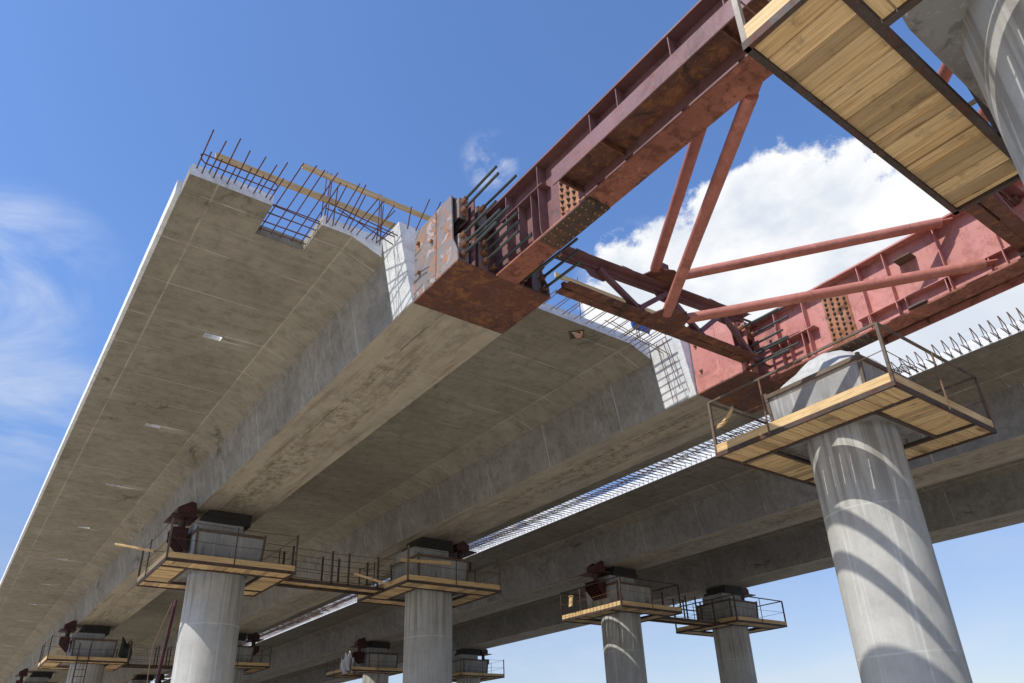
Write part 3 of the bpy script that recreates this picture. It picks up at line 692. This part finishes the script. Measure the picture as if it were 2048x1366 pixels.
pA1 = make_platform(True, 'angle', rail_mat=ANGL, post_mat=ANGL); pA1.location = (5.80,.27,0); pA1['label'] = 'large plank platform overhead at the top right corner, seen from directly below'
pB = make_platform(True, 'cable'); pB.location = (5.80,22.5,0); pB['label'] = 'platform round the half sunlit column at lower left, wire rails and a board poking out'
pB2 = copy_tree(pB); pB2.location = (12.68,21.9,0); pB2['label'] = 'platform on the shaded pier at the right end of the gangway'
pB3 = make_platform(True, 'angle', slits=True, rail_mat=ANGD, post_mat=ANGD); pB3.location = (21.75,21.95,0); pB3.scale = (.945,1,1); pB3['label'] = 'platform with a bright striped toe board on the pier with thin light stripes'
pB4 = copy_tree(pB3); pB4.location = (29.0,22.2,0); pB4.scale = (1,1,1); pB4['label'] = 'dark platform against the sky on the rightmost background pier'
for (x, y), l in (((5.6,44.4),'distant lower left platform with a ladder hanging below it'),((12.7,44.0),'distant platform sticking out behind the half sunlit column'),
             ((21.0,43.9),'distant platform hung with pale sunlit sheeting'),((29.0,44.5),'distant platform peeping out right of the shaded middle column against the sky')):
    o = copy_tree(pB); o.location = (x,y,0); o['label'] = l
for o in bpy.data.objects:
    if o.parent is None and o.name.startswith('work_platform'): o['group'] = PG
# dark pole standing at the hole of the nearest platform
o = MB().tube([(6.95,1.34,6.12),(7.27,1.29,5.2)], .055, 14).build('pole', ANGD); tag(o, 'short black pole leaning inside the top right platform beside the column', 'pole')

# gangways between platforms of one row
def gangway(x0, x1, y0, y1, lab, sy=0):
    t = empty('gangway', lab, 'gangway')
    m = MB()
    for y in (y0,y1): m.bar((x0,y,Z0+.06),(x1,y+sy,Z0+.06),.05,.1)
    m.build('frame', ANGD, t)
    m = MB(); p = x0
    while p < x1-.1: w = random.choice((.17,.2,.22)); m.box(p,p+w-.006,y0+.03+sy*.5,y1-.03+sy*.5,Z0+.10,Z0+.135); p += w
    m.build('plank_deck', WY, t)
    L = x1-x0; zr = Z0+1.1
    for y in (y0,y1):
        for u in (.06,.45,.62,.93): MB().bar((x0+L*u,y+sy*u,Z0+.05),(x0+L*u,y+sy*u,zr),.05,.05).build('post', ANGD, t)
        for z in (zr-.03,zr-.42,zr-.72):
            MB().tube([(x0-.6,y,z),(x0+L*.5,y,z-.05),(x1+.4,y+sy,z)], .008, 5).build('cable', ANGD, t)
    return t
gangway(7.6,10.9,21.7,22.5,'plank gangway with posts and wire rails between the two lower left platforms')
gangway(23.5,27.2,21.4,22.1,'plank gangway against the sky between the two right background platforms')
gangway(7.4,10.9,43.8,44.5,'distant gangway low at the left, ending beside a dark tarpaulin')

# ------------------------------------------------------------------ small things
o = MB().bar((3.95,22.0,5.58),(3.02,22.5,5.78),.12,.05).build('board', WTX); tag(o, 'loose yellow board poking out left of the lower left platform', 'board')
o = MB().bar((10.9,20.6,5.85),(12.6,20.3,5.87),.03,.10).build('board', WTX); tag(o, 'short yellow board resting on the wire rail of the shaded middle pier', 'board')
o = MB().bar((9.7,21.4,5.45),(11.0,21.2,5.15),.10,.05).build('board', WX); tag(o, 'dark plank leaning at the right end of the gangway', 'board')
m = MB().box(-.13,.13,-.02,.02,-.2,.2).box(-.13,.13,-.05,.05,.2,.24)
o = m.build('wood_block', WTX, loc=(19.92,22.9,5.72)); o.rotation_euler = (R(8),0,R(80)); tag(o, 'small board hung on the wire of the platform with striped toe board', 'wood block')
m = MB(); n = 8
for i in range(n):
    u = i/(n-1); m.v += [(11.02+.05*math.sin(3*u),8.0-.42*u,5.62+.26*u-.05*math.sin(3*u)),(11.06,7.97-.40*u,5.72+.22*u-.03*math.sin(4*u))]
m.f = [(2*i,2*i+1,2*i+3,2*i+2) for i in range(n-1)]
o = m.build('strap', WTY); md = o.modifiers.new('thick','SOLIDIFY'); md.thickness = .04; tag(o, 'curled strip of bark board caught on the wire of the sunlit platform', 'board')
o = MB().tube([(4.50,20.95,4.1),(4.05,20.6,GZ)], .045, 8).build('pole', MAROON); tag(o, 'long rusty pole leaning left of the half sunlit column', 'pole')
o = MB().tube([(4.40,20.9,4.0),(4.1,20.8,2.9),(4.15,20.7,GZ+.05)], .012, 5).build('rope', REBARD); tag(o, 'thin rope hanging beside the leaning rusty pole', 'rope')
# ladder below the distant left platform
t = empty('ladder', 'steel ladder hanging under the distant lower left platform', 'ladder', (5.33,42.55,0))
for x in (-.24,.24): MB().bar((x,0,5.9),(x,0,GZ+.05),.05,.05).build('rail', ANGD, t)
for i in range(22): MB().tube([(-.24,0,GZ+.4+.31*i),(.24,0,GZ+.4+.31*i)], .016, 6).build('rung', ANGD, t)
def curtain(path, z0, z1, name, lab, mat, seed):
    rnd = random.Random(seed); m = MB(); NU, NV = 30, 14; ph = [rnd.uniform(0,6) for _ in range(6)]
    for i in range(NU):
        u = i/(NU-1); f = u*(len(path)-1); j = min(int(f), len(path)-2); q = f-j
        x = path[j][0]*(1-q)+path[j+1][0]*q; y = path[j][1]*(1-q)+path[j+1][1]*q
        top = z1 + .16*math.sin(5*u*3+ph[0]) - .22*abs(math.sin(4*u+ph[1])); bot = z0 + .10*math.sin(9*u+ph[2])
        for v_ in range(NV):
            v = v_/(NV-1); a = .10*math.sin(17*u+ph[3]+1.5*v)+.05*math.sin(31*u+ph[4]-3*v)
            m.v.append((x+a*(1-.4*v), y+a*.8+.05*math.sin(6*v+ph[5]), bot+(top-bot)*v))
    m.f = [(i*NV+j,(i+1)*NV+j,(i+1)*NV+j+1,i*NV+j+1) for i in range(NU-1) for j in range(NV-1)]
    o = m.build(name, mat, ang=180); md = o.modifiers.new('thick','SOLIDIFY'); md.thickness = .015
    tag(o, lab, 'tarpaulin'); return o
curtain([(7.0,43.0),(7.45,42.75),(7.55,43.6),(7.4,44.4)],5.35,6.25,'tarpaulin','dark tarpaulin draped over the right corner of the distant ladder platform',DTARP,3)
curtain([(19.35,42.1),(19.15,42.3),(19.12,42.7),(19.15,43.3)],5.0,6.15,'tarpaulin','pale cream sheeting lit by the sun on the distant platform below the far deck',WHT,5)

# ------------------------------------------------------------------ sun, sky, camera
EL = math.atan(1.2/1.0); sd = Vector((-1,-.05,1.2)).normalized()     # towards the sun
sun = bpy.data.lights.new('sun','SUN'); sun.energy = 5.0; sun.angle = R(.53); sun.color = (1,.955,.88)
so = bpy.data.objects.new('sun', sun); COL.objects.link(so); so.rotation_euler = (-sd).to_track_quat('-Z','Y').to_euler()
so.location = sd*200
w = bpy.data.worlds.new('World'); sc.world = w; w.use_nodes = True
t = w.node_tree; N_ = t.nodes; bg = N_['Background']
class WN(NT):
    def __init__(s): s.t = t; s.n = N_; s.tc = N_.new('ShaderNodeTexCoord').outputs['Generated']
k = WN()
sky = N_.new('ShaderNodeTexSky'); sky.sky_type = 'NISHITA'; sky.sun_disc = False
sky.sun_elevation = math.asin(sd.z); sky.sun_rotation = math.atan2(sd.x, sd.y)
sky.air_density = 1.0; sky.dust_density = .6; sky.ozone_density = 2.2; sky.altitude = 200
D = k.tc
SLOT = [(0.717, 0.604, 0.349), (0.602, 0.743, 0.293), (0.348, 0.922, 0.169)]
def dotn(v):
    m = N_.new('ShaderNodeVectorMath'); m.operation = 'DOT_PRODUCT'; t.links.new(D, m.inputs[0]); m.inputs[1].default_value = Vector(v).normalized(); return m.outputs['Value']
def blob(v, r0, r1): return k.rng(dotn(v), math.cos(R(r0)), math.cos(R(r1)))
n1 = k.noise(k.map((1,1,1.25)), 4.2, 9, .58, .25); n2 = k.noise(k.map((1,1,3.2),(2,5,1)), 3.0, 8, .62, .7); n3 = k.noise(k.map((1,1,1.2),(7,1,3)), 9, 6, .6)
big = blob((.715,.41,.52), 12.5, 3.)
for v in ((.665,.49,.50), (.79,.32,.515), (.73,.36,.525), (.84,.28,.45), (.73,.47,.46)): big = k.math('MAXIMUM', big, blob(v, 12, 2.5))
n1b = k.noise(k.map((1,1,1.2),(3,8,5)), 16, 7, .62)
fade = k.rng(k.sep(D)[2], .14, .42)
cum = k.rng(k.math('ADD', k.math('ADD', k.math('MULTIPLY', big, .46), k.math('MULTIPLY', n1, .62)), k.math('MULTIPLY', n1b, .46)), .785, .865)
cum = k.math('MULTIPLY', cum, fade)
slotc = k.math('MULTIPLY', k.math('MAXIMUM', k.math('MAXIMUM', blob(SLOT[0], 4, 1.5), blob(SLOT[1], 5, 1.5)), blob(SLOT[2], 5, 1.5)), k.rng(n1b, .32, .5)); cum = k.math('MAXIMUM', cum, slotc)
wis = k.math('MULTIPLY', k.math('MAXIMUM', blob((-.03,.86,.50), 7, 1), blob((-.01,.92,.385), 6.5, .5)), k.rng(n2, .34, .72))
wis = k.math('MULTIPLY', wis, .7)
sm = k.math('MULTIPLY', blob((.42,.58,.70), 2.6, -.2 if False else .0), k.rng(n1b, .46, .70)); sm = k.math('MULTIPLY', sm, .42)
sm2 = k.math('MULTIPLY', blob((.60,.52,.55), 5, 1), k.rng(n3, .45, .6)); sm = k.math('MAXIMUM', sm, k.math('MULTIPLY', sm2, .6))
low = k.math('MULTIPLY', k.rng(k.sep(D)[2], .42, .0), k.rng(n2, .30, .75, .25, .95))
mask = k.math('MAXIMUM', k.math('MAXIMUM', cum, wis), k.math('MAXIMUM', sm, k.math('MULTIPLY', low, .6)))
shade = k.mix(k.math('MULTIPLY', k.rng(n1, .36, .58), k.rng(k.sep(D)[2], .40, .58, .2, 1)), (4.9,5.4,6.2), (7.4,7.4,7.4))
skyc = k.mix(1., sky.outputs[0], k.mix(k.rng(k.sep(D)[2], .08, .55), (.84,.82,.92), (1.16,1.40,1.74)), 'MULTIPLY')
col = k.mix(mask, skyc, shade)
t.links.new(col, bg.inputs[0]); bg.inputs[1].default_value = .14

cam = bpy.data.cameras.new('camera'); co = bpy.data.objects.new('camera', cam); COL.objects.link(co); sc.camera = co
rt = Vector((0.8072895,-0.58912871,-0.03479974)); dn = Vector((0.23548807,0.37563904,-0.89634853)); fw = Vector((0.5411368,0.71541783,0.44198223))
M = Matrix((rt, -dn, -fw)).transposed().to_4x4(); co.matrix_world = M
cam.sensor_fit = 'HORIZONTAL'; cam.sensor_width = 36; cam.lens = 36*1460.22166/2048; cam.shift_y = 118.518/2048
cam.clip_start = .05; cam.clip_end = 6000
sc.render.resolution_x, sc.render.resolution_y = 1024, 683
sc.view_settings.view_transform = 'Standard'; sc.view_settings.look = 'None'; sc.view_settings.gamma = 1; sc.view_settings.exposure = 0
sc.cycles.max_bounces = 8; sc.cycles.diffuse_bounces = 5
